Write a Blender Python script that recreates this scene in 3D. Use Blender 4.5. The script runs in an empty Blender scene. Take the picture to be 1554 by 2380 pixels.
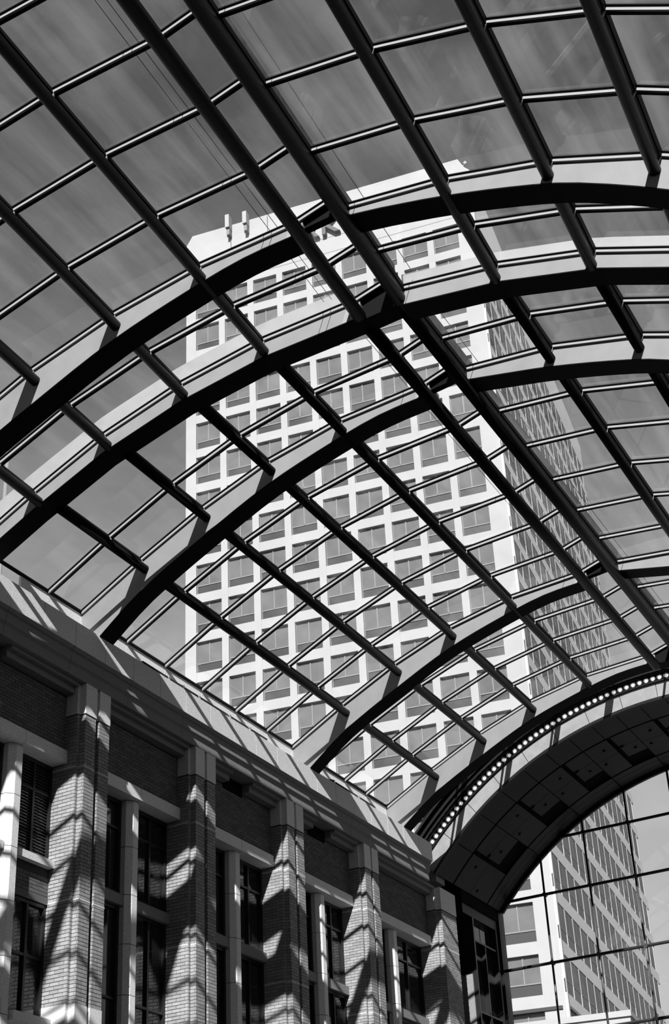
import bpy, math, random
from mathutils import Vector, Matrix
random.seed(7)
SC = bpy.context.scene
COL = SC.collection

# ---------------------------------------------------------------- camera, sky, sun, exposure
UNIT = 1.6                      # metres per survey unit
EYE = 1.6                       # eye height above the atrium floor
PITCH, ROLL, FPX = 0.5224, -0.0529, 3545.4
cp, sp, cr, sr = math.cos(PITCH), math.sin(PITCH), math.cos(ROLL), math.sin(ROLL)
fwd = Vector((0, cp, sp)); up0 = Vector((0, -sp, cp)); rt0 = Vector((1, 0, 0))
rt = cr * rt0 + sr * up0; up = -sr * rt0 + cr * up0
cam_d = bpy.data.cameras.new('camera'); cam = bpy.data.objects.new('camera', cam_d); COL.objects.link(cam)
cam.matrix_world = Matrix(((rt.x, up.x, -fwd.x, 0), (rt.y, up.y, -fwd.y, 0), (rt.z, up.z, -fwd.z, EYE), (0, 0, 0, 1)))
cam_d.sensor_fit = 'HORIZONTAL'; cam_d.sensor_width = 24.0; cam_d.lens = FPX / 1554 * 24.0
cam_d.clip_start = 0.1; cam_d.clip_end = 2000
SC.camera = cam
SC.view_settings.view_transform = 'Standard'; SC.view_settings.look = 'None'
SC.view_settings.gamma = 1; SC.view_settings.use_curve_mapping = False
SC.view_settings.exposure = 0.0

def hdir(a): return Vector((math.sin(a), math.cos(a), 0))
A2 = 0.4503; AE = -1.0503 + math.pi
Y2, E2 = hdir(A2), hdir(AE)
A1 = math.radians(22.8)
Y1, E1 = hdir(A1), hdir(A1 + AE - A2)
FD, SD = hdir(-1.2362 + math.pi), hdir(0.3202)

SUN_DIR = (-0.45 * E2 + 1.45 * Y2 + Vector((0, 0, -1))).normalized()
sun_d = bpy.data.lights.new('sun', 'SUN'); sun_d.energy = 12.0; sun_d.angle = math.radians(0.53)
sun = bpy.data.objects.new('sun', sun_d); COL.objects.link(sun)
sun.rotation_euler = SUN_DIR.to_track_quat('-Z', 'Y').to_euler(); sun.location = (0, -30, 60)

wd = bpy.data.worlds.new('sky'); SC.world = wd; wd.use_nodes = True
nt = wd.node_tree; N = nt.nodes; Lk = nt.links
for n in list(N): N.remove(n)
tc = N.new('ShaderNodeTexCoord'); sep = N.new('ShaderNodeSeparateXYZ'); Lk.new(tc.outputs['Generated'], sep.inputs[0])
asn = N.new('ShaderNodeMath'); asn.operation = 'ARCSINE'; Lk.new(sep.outputs['Z'], asn.inputs[0])
dv = N.new('ShaderNodeMath'); dv.operation = 'DIVIDE'; Lk.new(asn.outputs[0], dv.inputs[0]); dv.inputs[1].default_value = math.pi / 2
ramp = N.new('ShaderNodeValToRGB'); Lk.new(dv.outputs[0], ramp.inputs[0])
els = ramp.color_ramp.elements
stops = [(0.0, .60), (12, .56), (19, .50), (25, .39), (30, .275), (36, .16), (45, .11), (60, .085), (90, .075)]
els[0].position = 0; els[0].color = (stops[0][1],) * 3 + (1,)
els[1].position = 1; els[1].color = (stops[-1][1],) * 3 + (1,)
for d, v in stops[1:-1]:
    e = els.new(d / 90); e.color = (v, v, v, 1)
# thin streaky cloud
mp = N.new('ShaderNodeMapping'); Lk.new(tc.outputs['Generated'], mp.inputs[0]); mp.inputs['Scale'].default_value = (5, 3.2, 9); mp.inputs['Rotation'].default_value = (0.3, 0.2, 0.5)
nz = N.new('ShaderNodeTexNoise'); Lk.new(mp.outputs[0], nz.inputs['Vector']); nz.inputs['Scale'].default_value = 1.6; nz.inputs['Detail'].default_value = 7; nz.inputs['Roughness'].default_value = .6
cr_ = N.new('ShaderNodeMapRange'); Lk.new(nz.outputs['Fac'], cr_.inputs[0]); cr_.inputs[1].default_value = .45; cr_.inputs[2].default_value = .75; cr_.inputs[3].default_value = 0.0; cr_.inputs[4].default_value = .10
add = N.new('ShaderNodeMath'); add.operation = 'ADD'; Lk.new(ramp.outputs[0], add.inputs[0]); Lk.new(cr_.outputs[0], add.inputs[1])
bg = N.new('ShaderNodeBackground'); Lk.new(add.outputs[0], bg.inputs[0]); bg.inputs[1].default_value = 1.0
wo = N.new('ShaderNodeOutputWorld'); Lk.new(bg.outputs[0], wo.inputs[0])

# ---------------------------------------------------------------- materials
def pmat(name, v, rough=.7, spec=.3, noise=None, metal=0.0):
    m = bpy.data.materials.new(name); m.use_nodes = True
    b = m.node_tree.nodes['Principled BSDF']
    b.inputs['Base Color'].default_value = (v, v, v, 1); b.inputs['Roughness'].default_value = rough
    b.inputs['Specular IOR Level'].default_value = spec; b.inputs['Metallic'].default_value = metal
    if noise:
        sc, amt = noise
        n = m.node_tree.nodes; l = m.node_tree.links
        g = n.new('ShaderNodeNewGeometry'); t = n.new('ShaderNodeTexNoise'); t.inputs['Scale'].default_value = sc; t.inputs['Detail'].default_value = 5
        l.new(g.outputs['Position'], t.inputs['Vector'])
        r = n.new('ShaderNodeMapRange'); l.new(t.outputs['Fac'], r.inputs[0])
        r.inputs[1].default_value = .3; r.inputs[2].default_value = .7; r.inputs[3].default_value = v * (1 - amt); r.inputs[4].default_value = v * (1 + amt)
        l.new(r.outputs[0], b.inputs['Base Color'])
    return m
def brick_mat(name, v, amt):
    m = pmat(name, v, .85, .15)
    n = m.node_tree.nodes; l = m.node_tree.links; b = n['Principled BSDF']
    oi = n.new('ShaderNodeObjectInfo'); at = n.new('ShaderNodeNewGeometry')
    ad = n.new('ShaderNodeMath'); ad.operation = 'ADD'; l.new(oi.outputs['Random'], ad.inputs[0]); l.new(at.outputs['Random Per Island'], ad.inputs[1])
    fr = n.new('ShaderNodeMath'); fr.operation = 'FRACT'; l.new(ad.outputs[0], fr.inputs[0])
    r = n.new('ShaderNodeMapRange'); l.new(fr.outputs[0], r.inputs[0]); r.inputs[3].default_value = v * (1 - amt); r.inputs[4].default_value = v * (1 + amt)
    l.new(r.outputs[0], b.inputs['Base Color'])
    return m
def glass_mat(name, tint, ior=1.45, rough=0.0, dust=0):
    m = bpy.data.materials.new(name); m.use_nodes = True
    n = m.node_tree.nodes; l = m.node_tree.links; n.remove(n['Principled BSDF'])
    t = n.new('ShaderNodeBsdfTransparent'); t.inputs[0].default_value = (tint, tint, tint, 1)
    g = n.new('ShaderNodeBsdfGlossy'); g.inputs['Roughness'].default_value = rough; g.inputs[0].default_value = (.9, .9, .9, 1)
    lw = n.new('ShaderNodeLayerWeight'); lw.inputs[0].default_value = .5
    pw = n.new('ShaderNodeMath'); pw.operation = 'POWER'; l.new(lw.outputs['Facing'], pw.inputs[0]); pw.inputs[1].default_value = 5
    f0 = ((ior - 1) / (ior + 1)) ** 2
    f = n.new('ShaderNodeMapRange'); l.new(pw.outputs[0], f.inputs[0]); f.inputs[3].default_value = f0; f.inputs[4].default_value = .85
    x = n.new('ShaderNodeMixShader'); l.new(f.outputs[0], x.inputs[0]); l.new(t.outputs[0], x.inputs[1]); l.new(g.outputs[0], x.inputs[2])
    if dust:
        g2 = n.new('ShaderNodeNewGeometry'); mp_ = n.new('ShaderNodeMapping'); l.new(g2.outputs['Position'], mp_.inputs[0])
        mp_.vector_type = 'TEXTURE'; mp_.inputs['Rotation'].default_value = (0, 0, -A2); mp_.inputs['Scale'].default_value = (.35, 3.0, .5)
        t2 = n.new('ShaderNodeTexNoise'); l.new(mp_.outputs[0], t2.inputs['Vector']); t2.inputs['Scale'].default_value = .8; t2.inputs['Detail'].default_value = 6
        r2 = n.new('ShaderNodeMapRange'); l.new(t2.outputs['Fac'], r2.inputs[0]); r2.inputs[1].default_value = .42; r2.inputs[2].default_value = .75; r2.inputs[3].default_value = 0.0; r2.inputs[4].default_value = dust
        tr_ = n.new('ShaderNodeBsdfTranslucent'); tr_.inputs[0].default_value = (.8, .8, .8, 1)
        x2 = n.new('ShaderNodeMixShader'); l.new(r2.outputs[0], x2.inputs[0]); l.new(x.outputs[0], x2.inputs[1]); l.new(tr_.outputs[0], x2.inputs[2]); x = x2
    l.new(x.outputs[0], n['Material Output'].inputs[0]); return m
M = {}
M['web'] = pmat('white_steel_paint', .185, .55, .3, (3, .06))
M['flange'] = pmat('shade_black_steel', .003, .6, .08)  # near-black: deep shade under the ribs put into the colour
M['pipe'] = pmat('black_pipe_paint', .0045, .45, .12)
M['bar'] = pmat('light_aluminium', .24, .55, .3)
M['gasket_and_shade'] = pmat('black_gasket_and_shade', .004, .6, .12)
M['fascia'] = pmat('dark_fascia', .032, .6, .3, (8, .5))
M['bracket'] = pmat('bracket_steel', .25, .5, .4)
M['glass'] = glass_mat('roof_glass', .955, dust=.035)
M['wallglass'] = glass_mat('wall_glass', .97)
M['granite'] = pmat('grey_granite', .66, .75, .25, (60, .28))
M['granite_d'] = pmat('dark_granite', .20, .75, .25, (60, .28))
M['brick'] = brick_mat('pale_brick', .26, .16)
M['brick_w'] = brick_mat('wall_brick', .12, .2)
M['mortar'] = pmat('mortar', .055, .9, .1)
M['frame'] = pmat('dark_window_frame', .012, .4, .4)
M['pane'] = pmat('dark_window_pane', .012, .04, .6)
M['louver'] = pmat('louver_slat', .05, .5, .3)
M['black'] = pmat('black_recess', .005, .9, .05)
M['portal'] = pmat('portal_stone', .19, .55, .3, (5, .1))
M['soffit'] = pmat('dark_soffit_metal', .009, .45, .16, (7, .35))
M['mould'] = pmat('black_moulding', .008, .4, .18)
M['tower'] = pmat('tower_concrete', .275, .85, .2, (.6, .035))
M['towerside'] = pmat('tower_side_lit_concrete', .52, .85, .2, (.6, .035))  # tower concrete lightened: sunlight on the side put into its colour
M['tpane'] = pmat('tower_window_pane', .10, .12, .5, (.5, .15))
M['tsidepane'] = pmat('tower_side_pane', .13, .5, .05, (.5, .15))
M['tspan'] = pmat('tower_window_spandrel', .035, .3, .4)
M['tframe'] = pmat('tower_window_frame', .14, .6, .3)
M['sign'] = pmat('sign_letter', .06, .5, .3)
M['floor'] = pmat('stone_floor', .05, .5, .3, (2, .1))
M['ground'] = pmat('asphalt', .12, .9, .1, (.3, .15))
M['conduit'] = pmat('conduit_black', .02, .4, .4)
M['chrome'] = pmat('chrome_clamp', .6, .25, .6, None, .8)
M['ring'] = pmat('lamp_ring_metal', .10, .4, .4)
M['rod'] = pmat('tie_rod_steel', .03, .35, .5)
M['wire'] = pmat('wire_dark', .03, .5, .2)
M['mast'] = pmat('mast_paint', .16, .5, .3)
lm = bpy.data.materials.new('lamp_glow'); lm.use_nodes = True
b_ = lm.node_tree.nodes['Principled BSDF']; b_.inputs['Base Color'].default_value = (.7, .7, .7, 1); b_.inputs['Emission Color'].default_value = (1, 1, 1, 1); b_.inputs['Emission Strength'].default_value = .42
M['lamp'] = lm

# ---------------------------------------------------------------- helpers
def P2(u, v, z): return E2 * (u * UNIT) + Y2 * (v * UNIT) + Vector((0, 0, z * UNIT + EYE))
def P1(u, v, z): return E1 * (u * UNIT) + Y1 * (v * UNIT) + Vector((0, 0, z * UNIT + EYE))
TU = 1.1
def PT(f, s, z): return FD * (f * TU) + SD * (s * TU) + Vector((0, 0, z * TU + EYE))

class MB:
    def __init__(s): s.v = []; s.f = []; s.m = []
    def add(s, vs, fs, mi=0):
        o = len(s.v); s.v += [Vector(x) for x in vs]; s.f += [tuple(i + o for i in f) for f in fs]; s.m += [mi] * len(fs)
    def hexa(s, c, mi=0):   # 8 corners: bottom 4 ccw, top 4
        s.add(c, [(0, 3, 2, 1), (4, 5, 6, 7), (0, 1, 5, 4), (1, 2, 6, 5), (2, 3, 7, 6), (3, 0, 4, 7)], mi)
    def box(s, P, a0, a1, b0, b1, c0, c1, mi=0):
        s.hexa([P(a0, b0, c0), P(a1, b0, c0), P(a1, b1, c0), P(a0, b1, c0), P(a0, b0, c1), P(a1, b0, c1), P(a1, b1, c1), P(a0, b1, c1)], mi)
    def bar(s, p, q, w, h, upv=Vector((0, 0, 1)), mi=0):
        d = (q - p).normalized(); x = d.cross(upv).normalized() * (w / 2); y = x.cross(d).normalized() * (h / 2)
        s.hexa([p - x - y, p + x - y, q + x - y, q - x - y, p - x + y, p + x + y, q + x + y, q - x + y], mi)
    def tube(s, pts, r, n=10, cap=True, mi=0):
        rings = []
        for i, p in enumerate(pts):
            d = (pts[min(i + 1, len(pts) - 1)] - pts[max(i - 1, 0)]).normalized()
            x = d.cross(Vector((0, 0, 1)))
            if x.length < .05: x = d.cross(Vector((1, 0, 0)))
            x.normalize(); y = d.cross(x); rr = r[i] if isinstance(r, (list, tuple)) else r
            rings.append([p + rr * (math.cos(2 * math.pi * k / n) * x + math.sin(2 * math.pi * k / n) * y) for k in range(n)])
        vs = [v for g in rings for v in g]; fs = []
        for i in range(len(pts) - 1):
            for k in range(n):
                a, b = i * n + k, i * n + (k + 1) % n
                fs.append((a, b, b + n, a + n))
        if cap:
            fs.append(tuple(range(n - 1, -1, -1))); fs.append(tuple(range((len(pts) - 1) * n, len(pts) * n)))
        s.add(vs, fs, mi)
    def prism(s, poly, fn0, fn1, mi=0):   # poly list of 2-tuples, mapped by the two end functions
        n = len(poly)
        vs = [fn0(*p) for p in poly] + [fn1(*p) for p in poly]
        fs = [tuple(range(n - 1, -1, -1)), tuple(range(n, 2 * n))] + [(i, (i + 1) % n, (i + 1) % n + n, i + n) for i in range(n)]
        s.add(vs, fs, mi)
    def band(s, top, bot, f0, f1, mi=0):  # closed strip between two polylines of equal length, extruded f0 -> f1
        n = len(top)
        vs = [f0(*p) for p in top] + [f0(*p) for p in bot] + [f1(*p) for p in top] + [f1(*p) for p in bot]
        fs = []
        for i in range(n - 1):
            a, b, c, d = i, i + 1, n + i + 1, n + i
            fs += [(a, d, c, b), (a + 2 * n, b + 2 * n, c + 2 * n, d + 2 * n), (a, b, b + 2 * n, a + 2 * n), (d, d + 2 * n, c + 2 * n, c)]
        fs += [(0, 2 * n, 3 * n, n), (n - 1, 2 * n - 1, 4 * n - 1, 3 * n - 1)]
        s.add(vs, fs, mi)
    def build(s, name, mats, parent=None, smooth=False):
        me = bpy.data.meshes.new(name)
        xs = [v.x for v in s.v]; ys = [v.y for v in s.v]; zs = [v.z for v in s.v]
        o = Vector(((min(xs) + max(xs)) / 2, (min(ys) + max(ys)) / 2, min(zs)))
        me.from_pydata([v - o for v in s.v], [], s.f); me.validate()
        if not isinstance(mats, (list, tuple)): mats = [mats]
        for m in mats: me.materials.append(m)
        if len(mats) > 1 and len(me.polygons) == len(s.m): me.polygons.foreach_set('material_index', s.m)
        if smooth: me.polygons.foreach_set('use_smooth', [len(p.vertices) == 4 for p in me.polygons])
        me.update()
        import bmesh
        bm = bmesh.new(); bm.from_mesh(me); bmesh.ops.recalc_face_normals(bm, faces=bm.faces); bm.to_mesh(me); bm.free()
        ob = bpy.data.objects.new(name, me); COL.objects.link(ob)
        if parent:
            ob.parent = parent; ob.location = o - origin(parent)
        else: ob.location = o
        return ob
def origin(o):
    p = Vector(o.location)
    while o.parent: o = o.parent; p = p + Vector(o.location)
    return p
def inst(mesh, name, mw_rot, pos, parent, scale=(1, 1, 1)):
    ob = bpy.data.objects.new(name, mesh); COL.objects.link(ob); ob.parent = parent
    ob.rotation_euler = mw_rot.to_euler(); ob.location = pos - origin(parent); ob.scale = scale
    return ob
def thing(name, label, cat, loc, group=None):
    o = bpy.data.objects.new(name, None); COL.objects.link(o); o.location = loc; o.empty_display_size = .3
    o['label'] = label; o['category'] = cat
    if group: o['group'] = group
    return o
def tag(o, label, cat, group=None):
    o['label'] = label; o['category'] = cat
    if group: o['group'] = group
    return o
def struct(name, loc, label=None, cat=None):
    o = bpy.data.objects.new(name, None); COL.objects.link(o); o.location = loc; o['kind'] = 'structure'
    if label: o['label'] = label
    if cat: o['category'] = cat
    return o
def lerp_table(T, x):
    if x <= T[0][0]: (a, b), (c, d) = T[0], T[1]
    elif x >= T[-1][0]: (a, b), (c, d) = T[-2], T[-1]
    else:
        for i in range(len(T) - 1):
            if T[i][0] <= x <= T[i + 1][0]: (a, b), (c, d) = T[i], T[i + 1]; break
    return b + (d - b) * (x - a) / (c - a)
def smooth_table(T, step=.2):
    """Catmull-Rom resampling of a (u, z) table."""
    out = []
    for i in range(len(T) - 1):
        p0 = T[max(i - 1, 0)]; p1 = T[i]; p2 = T[i + 1]; p3 = T[min(i + 2, len(T) - 1)]
        n = max(1, int((p2[0] - p1[0]) / step))
        m1 = (p2[1] - p0[1]) / (p2[0] - p0[0]); m2 = (p3[1] - p1[1]) / (p3[0] - p1[0]); h = p2[0] - p1[0]
        for k in range(n):
            t = k / n
            z = (2*t**3-3*t*t+1)*p1[1] + (t**3-2*t*t+t)*h*m1 + (-2*t**3+3*t*t)*p2[1] + (t**3-t*t)*h*m2
            out.append((p1[0] + h * t, z))
    out.append(T[-1]); return out

# ---------------------------------------------------------------- roof tables (u across, z up, v along)
GL2 = [(-10.30, 8.53), (-9.40, 8.99), (-8.46, 9.41), (-7.49, 9.74), (-6.46, 9.935), (-5.40, 9.99)]
GR2 = [(-4.79, 10.0), (-3.74, 9.875), (-2.72, 9.60), (-1.73, 9.185), (-.75, 8.62), (.2, 7.88), (1.1, 6.95)]
GL1 = [(-9.72, 8.53), (-8.87, 8.98), (-7.925, 9.42), (-6.894, 9.74), (-5.838, 9.93), (-4.78, 9.985)]
GR1 = [(-4.13, 9.94), (-3.085, 9.80), (-2.075, 9.54), (-1.114, 9.145), (-.15, 8.60), (.80, 7.85), (1.7, 6.92)]
SOFL = smooth_table([(-10.5, 7.72), (-10.0, 8.11), (-9.39, 8.54), (-8.25, 9.09), (-7.5, 9.40), (-6.64, 9.645), (-5.95, 9.79), (-5.27, 9.83)])
SOFR = smooth_table([(-4.80, 9.83), (-4.42, 9.745), (-3.76, 9.59), (-2.92, 9.33), (-2.49, 9.15), (-1.74, 8.72), (-1.0, 8.17), (-.2, 7.46), (.6, 6.6)])
TR1 = [-3.8, -2.93, -2.06, -1.19, -.32, .55, 1.42, 2.29, 3.16, 4.03, 4.90, 5.80, 6.70, 7.576, 8.446, 9.38, 10.238, 10.968, 11.653]
TR2 = [12.465, 13.141, 14.138, 15.041, 15.98, 16.897, 17.801, 18.595, 19.532, 20.345, 21.121, 21.93]
PIPE_D, PIPE_R = .185, .057
SEC = {1: dict(P=P1, GL=GL1, GR=GR1, p1=(-4.665, 9.78), p2=(-4.19, 9.80), st=[(-4.70, 10.0), (-4.27, 10.12)], TR=TR1, v0=-4.2, v1=11.70),
       2: dict(P=P2, GL=GL2, GR=GR2, p1=(-5.29, 9.78), p2=(-4.84, 9.80), st=[(-5.33, 10.0), (-4.91, 10.12)], TR=TR2, v0=11.85, v1=22.0)}
_det = E1.x * Y1.y - E1.y * Y1.x
def v1_of(X): return (E1.x * X.y - E1.y * X.x) / _det        # section-1 'along' coordinate of a plan point
def vstart2(u): return (11.965 - v1_of(E2 * u)) / v1_of(Y2)   # far face of the bend arch in section-2 coordinates

def normal_at(T, i):
    a = T[max(i - 1, 0)]; b = T[min(i + 1, len(T) - 1)]
    d = Vector((b[0] - a[0], b[1] - a[1])).normalized(); return Vector((d.y, -d.x))  # pointing down / inwards

# ---------------------------------------------------------------- floor, ground, right-hand wall
fl = MB(); fl.box(P2, -13, 3, -14, 25.9, -1.06, -1.0); f_ = fl.build('floor', M['floor']); f_['kind'] = 'structure'
gr = MB(); gr.box(lambda a, b, c: Vector((a, b, c)), -400, 400, -300, 600, -.9, -.4); g_ = gr.build('ground', M['ground']); g_['kind'] = 'structure'
wr = MB(); wr.box(P2, 1.15, 1.6, -5, 26, -1, 6.9); wr.box(P1, -11, 2.4, -4.6, -4.3, -1, 9.7); w_ = wr.build('wall_right', M['brick_w']); w_['kind'] = 'structure'  # second box: unseen back wall added to cut the ambient light

# ---------------------------------------------------------------- glazed roof: panes, transoms and glazing bars
def glass_slab(mb, P, a, b, v0a, v1a, v0b, v1b):
    t = .004
    c = []
    for dz in (0, t):
        c += [P(a[0], v0a, a[1] + dz), P(b[0], v0b, b[1] + dz), P(b[0], v1b, b[1] + dz), P(a[0], v1a, a[1] + dz)]
    mb.hexa(c)
def transom(P, a, b, v, parent):
    mb = MB()
    d = Vector((b[0] - a[0], b[1] - a[1])).normalized(); n = Vector((d.y, -d.x))
    def pt(q, vv, dep): return P(q[0] + n.x * dep, vv, q[1] + n.y * dep)
    def bx(v0, v1, d0, d1, mi):
        mb.hexa([pt(a, v0, d1), pt(b, v0, d1), pt(b, v1, d1), pt(a, v1, d1), pt(a, v0, d0), pt(b, v0, d0), pt(b, v1, d0), pt(a, v1, d0)], mi)
    bx(v, v + .022, .003, .047, 0)
    bx(v - .016, v, .002, .010, 1)
    bx(v + .022, v + .030, .003, .028, 1)
    bx(v + .030, v + .062, .003, .044, 1)  # dark rear bars carry the transom underside's shade in their colour
    return mb.build('transom', [M['bar'], M['gasket_and_shade']], parent)
def glazing_bar(P, q, n, v0, v1, parent, foot=False):
    mb = MB()
    w = .022
    t = Vector((-n.y, n.x))
    def pt(s, dep, vv): return P(q[0] + t.x * s + n.x * dep, vv, q[1] + t.y * s + n.y * dep)
    for (s0, s1, d0, d1) in (((-w, w, .002, .02),) if foot else ((-w, w, .002, .055), (-w * .5, w * .5, .055, .11))):
        mb.hexa([pt(s0, d1, v0), pt(s1, d1, v0), pt(s1, d1, v1), pt(s0, d1, v1), pt(s0, d0, v0), pt(s1, d0, v0), pt(s1, d0, v1), pt(s0, d0, v1)])
    return mb.build('glazing_bar', M['gasket_and_shade'], parent)

names = {(1, 'L'): 'left slope of the near glass roof section', (1, 'S'): 'narrow ridge strip of the near glass roof section', (1, 'R'): 'right slope of the near glass roof section',
         (2, 'L'): 'left slope of the far glass roof section', (2, 'S'): 'narrow ridge strip of the far glass roof section', (2, 'R'): 'right slope of the far glass roof section'}
PURLINS = []
for sec in (1, 2):
    S = SEC[sec]; P = S['P']
    for part in 'LSR':
        T = {'L': S['GL'], 'S': S['st'], 'R': S['GR']}[part]
        mid = T[len(T) // 2]
        root = struct('ceiling', P(mid[0], (S['v0'] + S['v1']) / 2, mid[1]), names[(sec, part)])
        for i in range(len(T) - 1):
            a, b = T[i], T[i + 1]
            if sec == 1: vs = [S['v0']] + S['TR']
            else: vs = [None] + S['TR']
            if part == 'R' and i >= 6: continue
            for j in range(len(vs) - 1):
                mb = MB()
                va0 = vstart2(a[0]) if vs[j] is None else vs[j]; vb0 = vstart2(b[0]) if vs[j] is None else vs[j]
                glass_slab(mb, P, a, b, va0 + .03, vs[j + 1] + .0, vb0 + .03, vs[j + 1] + .0)
                mb.build('glass_pane', M['glass'], root)
            for v in S['TR']:
                transom(P, a, b, v, root)
        if part != 'S':
            for i, q in enumerate(T[:6]):
                if part == 'L' and i == len(T) - 1: continue
                n = normal_at(T, i)
                v0 = S['v0'] if sec == 1 else vstart2(q[0])
                glazing_bar(P, q, n, v0, S['v1'], root, part == 'L' and i == 0)
                if (part == 'L' and i == 0) or (part == 'R' and i == 0): continue
                PURLINS.append((sec, part, i, (q[0] + n.x * PIPE_D, q[1] + n.y * PIPE_D), q, v0))
        else:
            # ridge upstand between strip and right slope, seen through the right glass
            mb = MB(); q = T[1]; r = S['GR'][0]
            v0 = S['v0'] if sec == 1 else vstart2(q[0])
            mb.hexa([P(q[0] + .03, v0, r[1] + .012), P(q[0] + .055, v0, r[1] + .012), P(q[0] + .055, S['v1'], r[1] + .012), P(q[0] + .03, S['v1'], r[1] + .012),
                     P(q[0] + .03, v0, r[1] + .34), P(q[0] + .055, v0, r[1] + .34), P(q[0] + .055, S['v1'], r[1] + .34), P(q[0] + .03, S['v1'], r[1] + .34)])
            mb.build('ridge_upstand', M['fascia'], root)
            mb = MB()
            for (qq, w) in ((T[0], .02), (T[1], .02)):
                mb.hexa([P(qq[0] - w, v0, qq[1] - .05), P(qq[0] + w, v0, qq[1] - .05), P(qq[0] + w, S['v1'], qq[1] - .05), P(qq[0] - w, S['v1'], qq[1] - .05),
                         P(qq[0] - w, v0, qq[1]), P(qq[0] + w, v0, qq[1]), P(qq[0] + w, S['v1'], qq[1]), P(qq[0] - w, S['v1'], qq[1])])
            mb.build('strip_edge_bar', M['gasket_and_shade'], root)
            mb = MB()
            mb.hexa([P(r[0] - .022, v0, r[1] - .15), P(r[0] + .004, v0, r[1] - .15), P(r[0] + .004, S['v1'], r[1] - .15), P(r[0] - .022, S['v1'], r[1] - .15),
                     P(r[0] - .022, v0, r[1] - .01), P(r[0] + .004, v0, r[1] - .01), P(r[0] + .004, S['v1'], r[1] - .01), P(r[0] - .022, S['v1'], r[1] - .01)])
            mb.build('ridge_fin', M['gasket_and_shade'], root)
    PURLINS.append((sec, 'P', 1, S['p1'], S['st'][0], S['v0'] if sec == 1 else vstart2(S['p1'][0])))
    PURLINS.append((sec, 'P', 2, S['p2'], S['GR'][0], S['v0'] if sec == 1 else vstart2(S['p2'][0])))

ORD = ['first', 'second', 'third', 'fourth', 'fifth', 'sixth']
for (sec, part, i, c, q, v0) in PURLINS:
    S = SEC[sec]; P = S['P']; where = 'near' if sec == 1 else 'far'
    if part == 'L':
        k = len(S['GL']) - 2 - i
        lab = 'black steel roof pipe, %s one left of the ridge pipes in the %s roof section' % (ORD[k], where)
    elif part == 'R':
        lab = 'black steel roof pipe, %s one right of the ridge pipes in the %s roof section' % (ORD[i - 1], where)
    else:
        lab = 'thicker black ridge pipe on the %s edge of the narrow strip, %s roof section' % ('left' if i == 1 else 'right', where)
    v1 = S['v1'] if sec == 2 else 11.70
    t = thing('roof_pipe', lab, 'pipe', P(c[0], v0, c[1]), 'black pipes under the glass roof')
    r = PIPE_R if part != 'P' else .073
    mb = MB(); mb.tube([P(c[0], v0 - (.02 if sec == 2 else 0), c[1]), P(c[0], v1, c[1])], r * UNIT, 20); mb.build('pipe', M['pipe'], t, True)
    vis = [v for v in S['TR'] if v > 5.5]
    d = Vector((q[0] - c[0], q[1] - c[1])); L = d.length; d.normalize(); s = Vector((d.y, -d.x))
    for v in vis:
        mb = MB()
        # hanger plate from transom to pipe
        w0, w1 = .030, .016
        poly = [(c[0] + d.x * r * .7 + s.x * k, c[1] + d.y * r * .7 + s.y * k) for k in (-w1 * .6, w1 * .6)] + [(q[0] - d.x * .03 + s.x * k, q[1] - d.y * .03 + s.y * k) for k in (w0, -w0)]
        mb.prism(poly, lambda a, b: P(a, v + .004, b), lambda a, b: P(a, v + .022, b))
        mb.build('hanger_plate', M['bracket'], t)

# ---------------------------------------------------------------- arch ribs
def Gtop(T, u): return lerp_table(T, u) - .012
def arch(sec, v, label, shallow=False, width=.29, left_end=-10.25):
    S = SEC[sec]; P = S['P']; sh = .63 if sec == 1 else 0.0
    t = thing('arch_rib', label, 'arch', P(-5.0 + sh, v, 6.0), 'arched roof ribs')
    for side, G, SOF in (('L', S['GL'], SOFL), ('R', S['GR'], SOFR)):
        us = [u + sh for u, z in SOF]
        zs = [z for u, z in SOF]
        # add facet corners
        top = []; bot = []
        allu = sorted(set([round(u, 4) for u in us] + [round(g[0], 4) for g in G if us[0] < g[0] < us[-1]]))
        tab = list(zip(us, zs))
        for u in allu:
            zt = Gtop(G, u); zb = lerp_table(tab, u)
            if shallow: zb = zt - (.235 if side == 'L' else .225)
            zb = min(zb, zt - .12)
            if side == 'L' and u < left_end + sh: zt = min(zt, 8.5)
            top.append((u, zt)); bot.append((u, zb))
        fl_top = [(u, z + .012) for u, z in bot]
        mb = MB(); mb.band(top, fl_top, lambda u, z: P(u, v, z), lambda u, z: P(u, v + width, z)); mb.build('web', M['web'], t)
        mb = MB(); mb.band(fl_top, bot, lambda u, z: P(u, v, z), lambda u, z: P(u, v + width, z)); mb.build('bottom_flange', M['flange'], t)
    # dark stub that carries the rib across the ridge strip
    a = S['p1']; b = S['p2']; st = S['st']
    zb = 9.74 if shallow else 9.90
    mb = MB(); v0_, v1_ = (v + .05, v + width) if shallow else (v + .04, v + .13)
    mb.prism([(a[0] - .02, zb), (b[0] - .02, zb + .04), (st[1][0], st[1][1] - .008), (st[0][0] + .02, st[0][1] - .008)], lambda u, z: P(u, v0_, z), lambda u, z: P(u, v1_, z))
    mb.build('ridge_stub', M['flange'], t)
    return t
arch(1, 4.4, 'white arched roof rib with shade-black underside, overhead behind the top edge of the view')
arch(1, 10.265, 'white arched roof rib with shade-black underside, nearest one in view, topmost in the photo')
tb = arch(1, 11.68, 'shallow arched roof rib at the bend, with white upstand above the glass', shallow=True)
arch(2, 13.17, 'white arched roof rib just beyond the bend, landing on the cornice above the first pilaster')
arch(2, 18.63, 'white arched roof rib over the third pilaster, last one before the portal arch')
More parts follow.
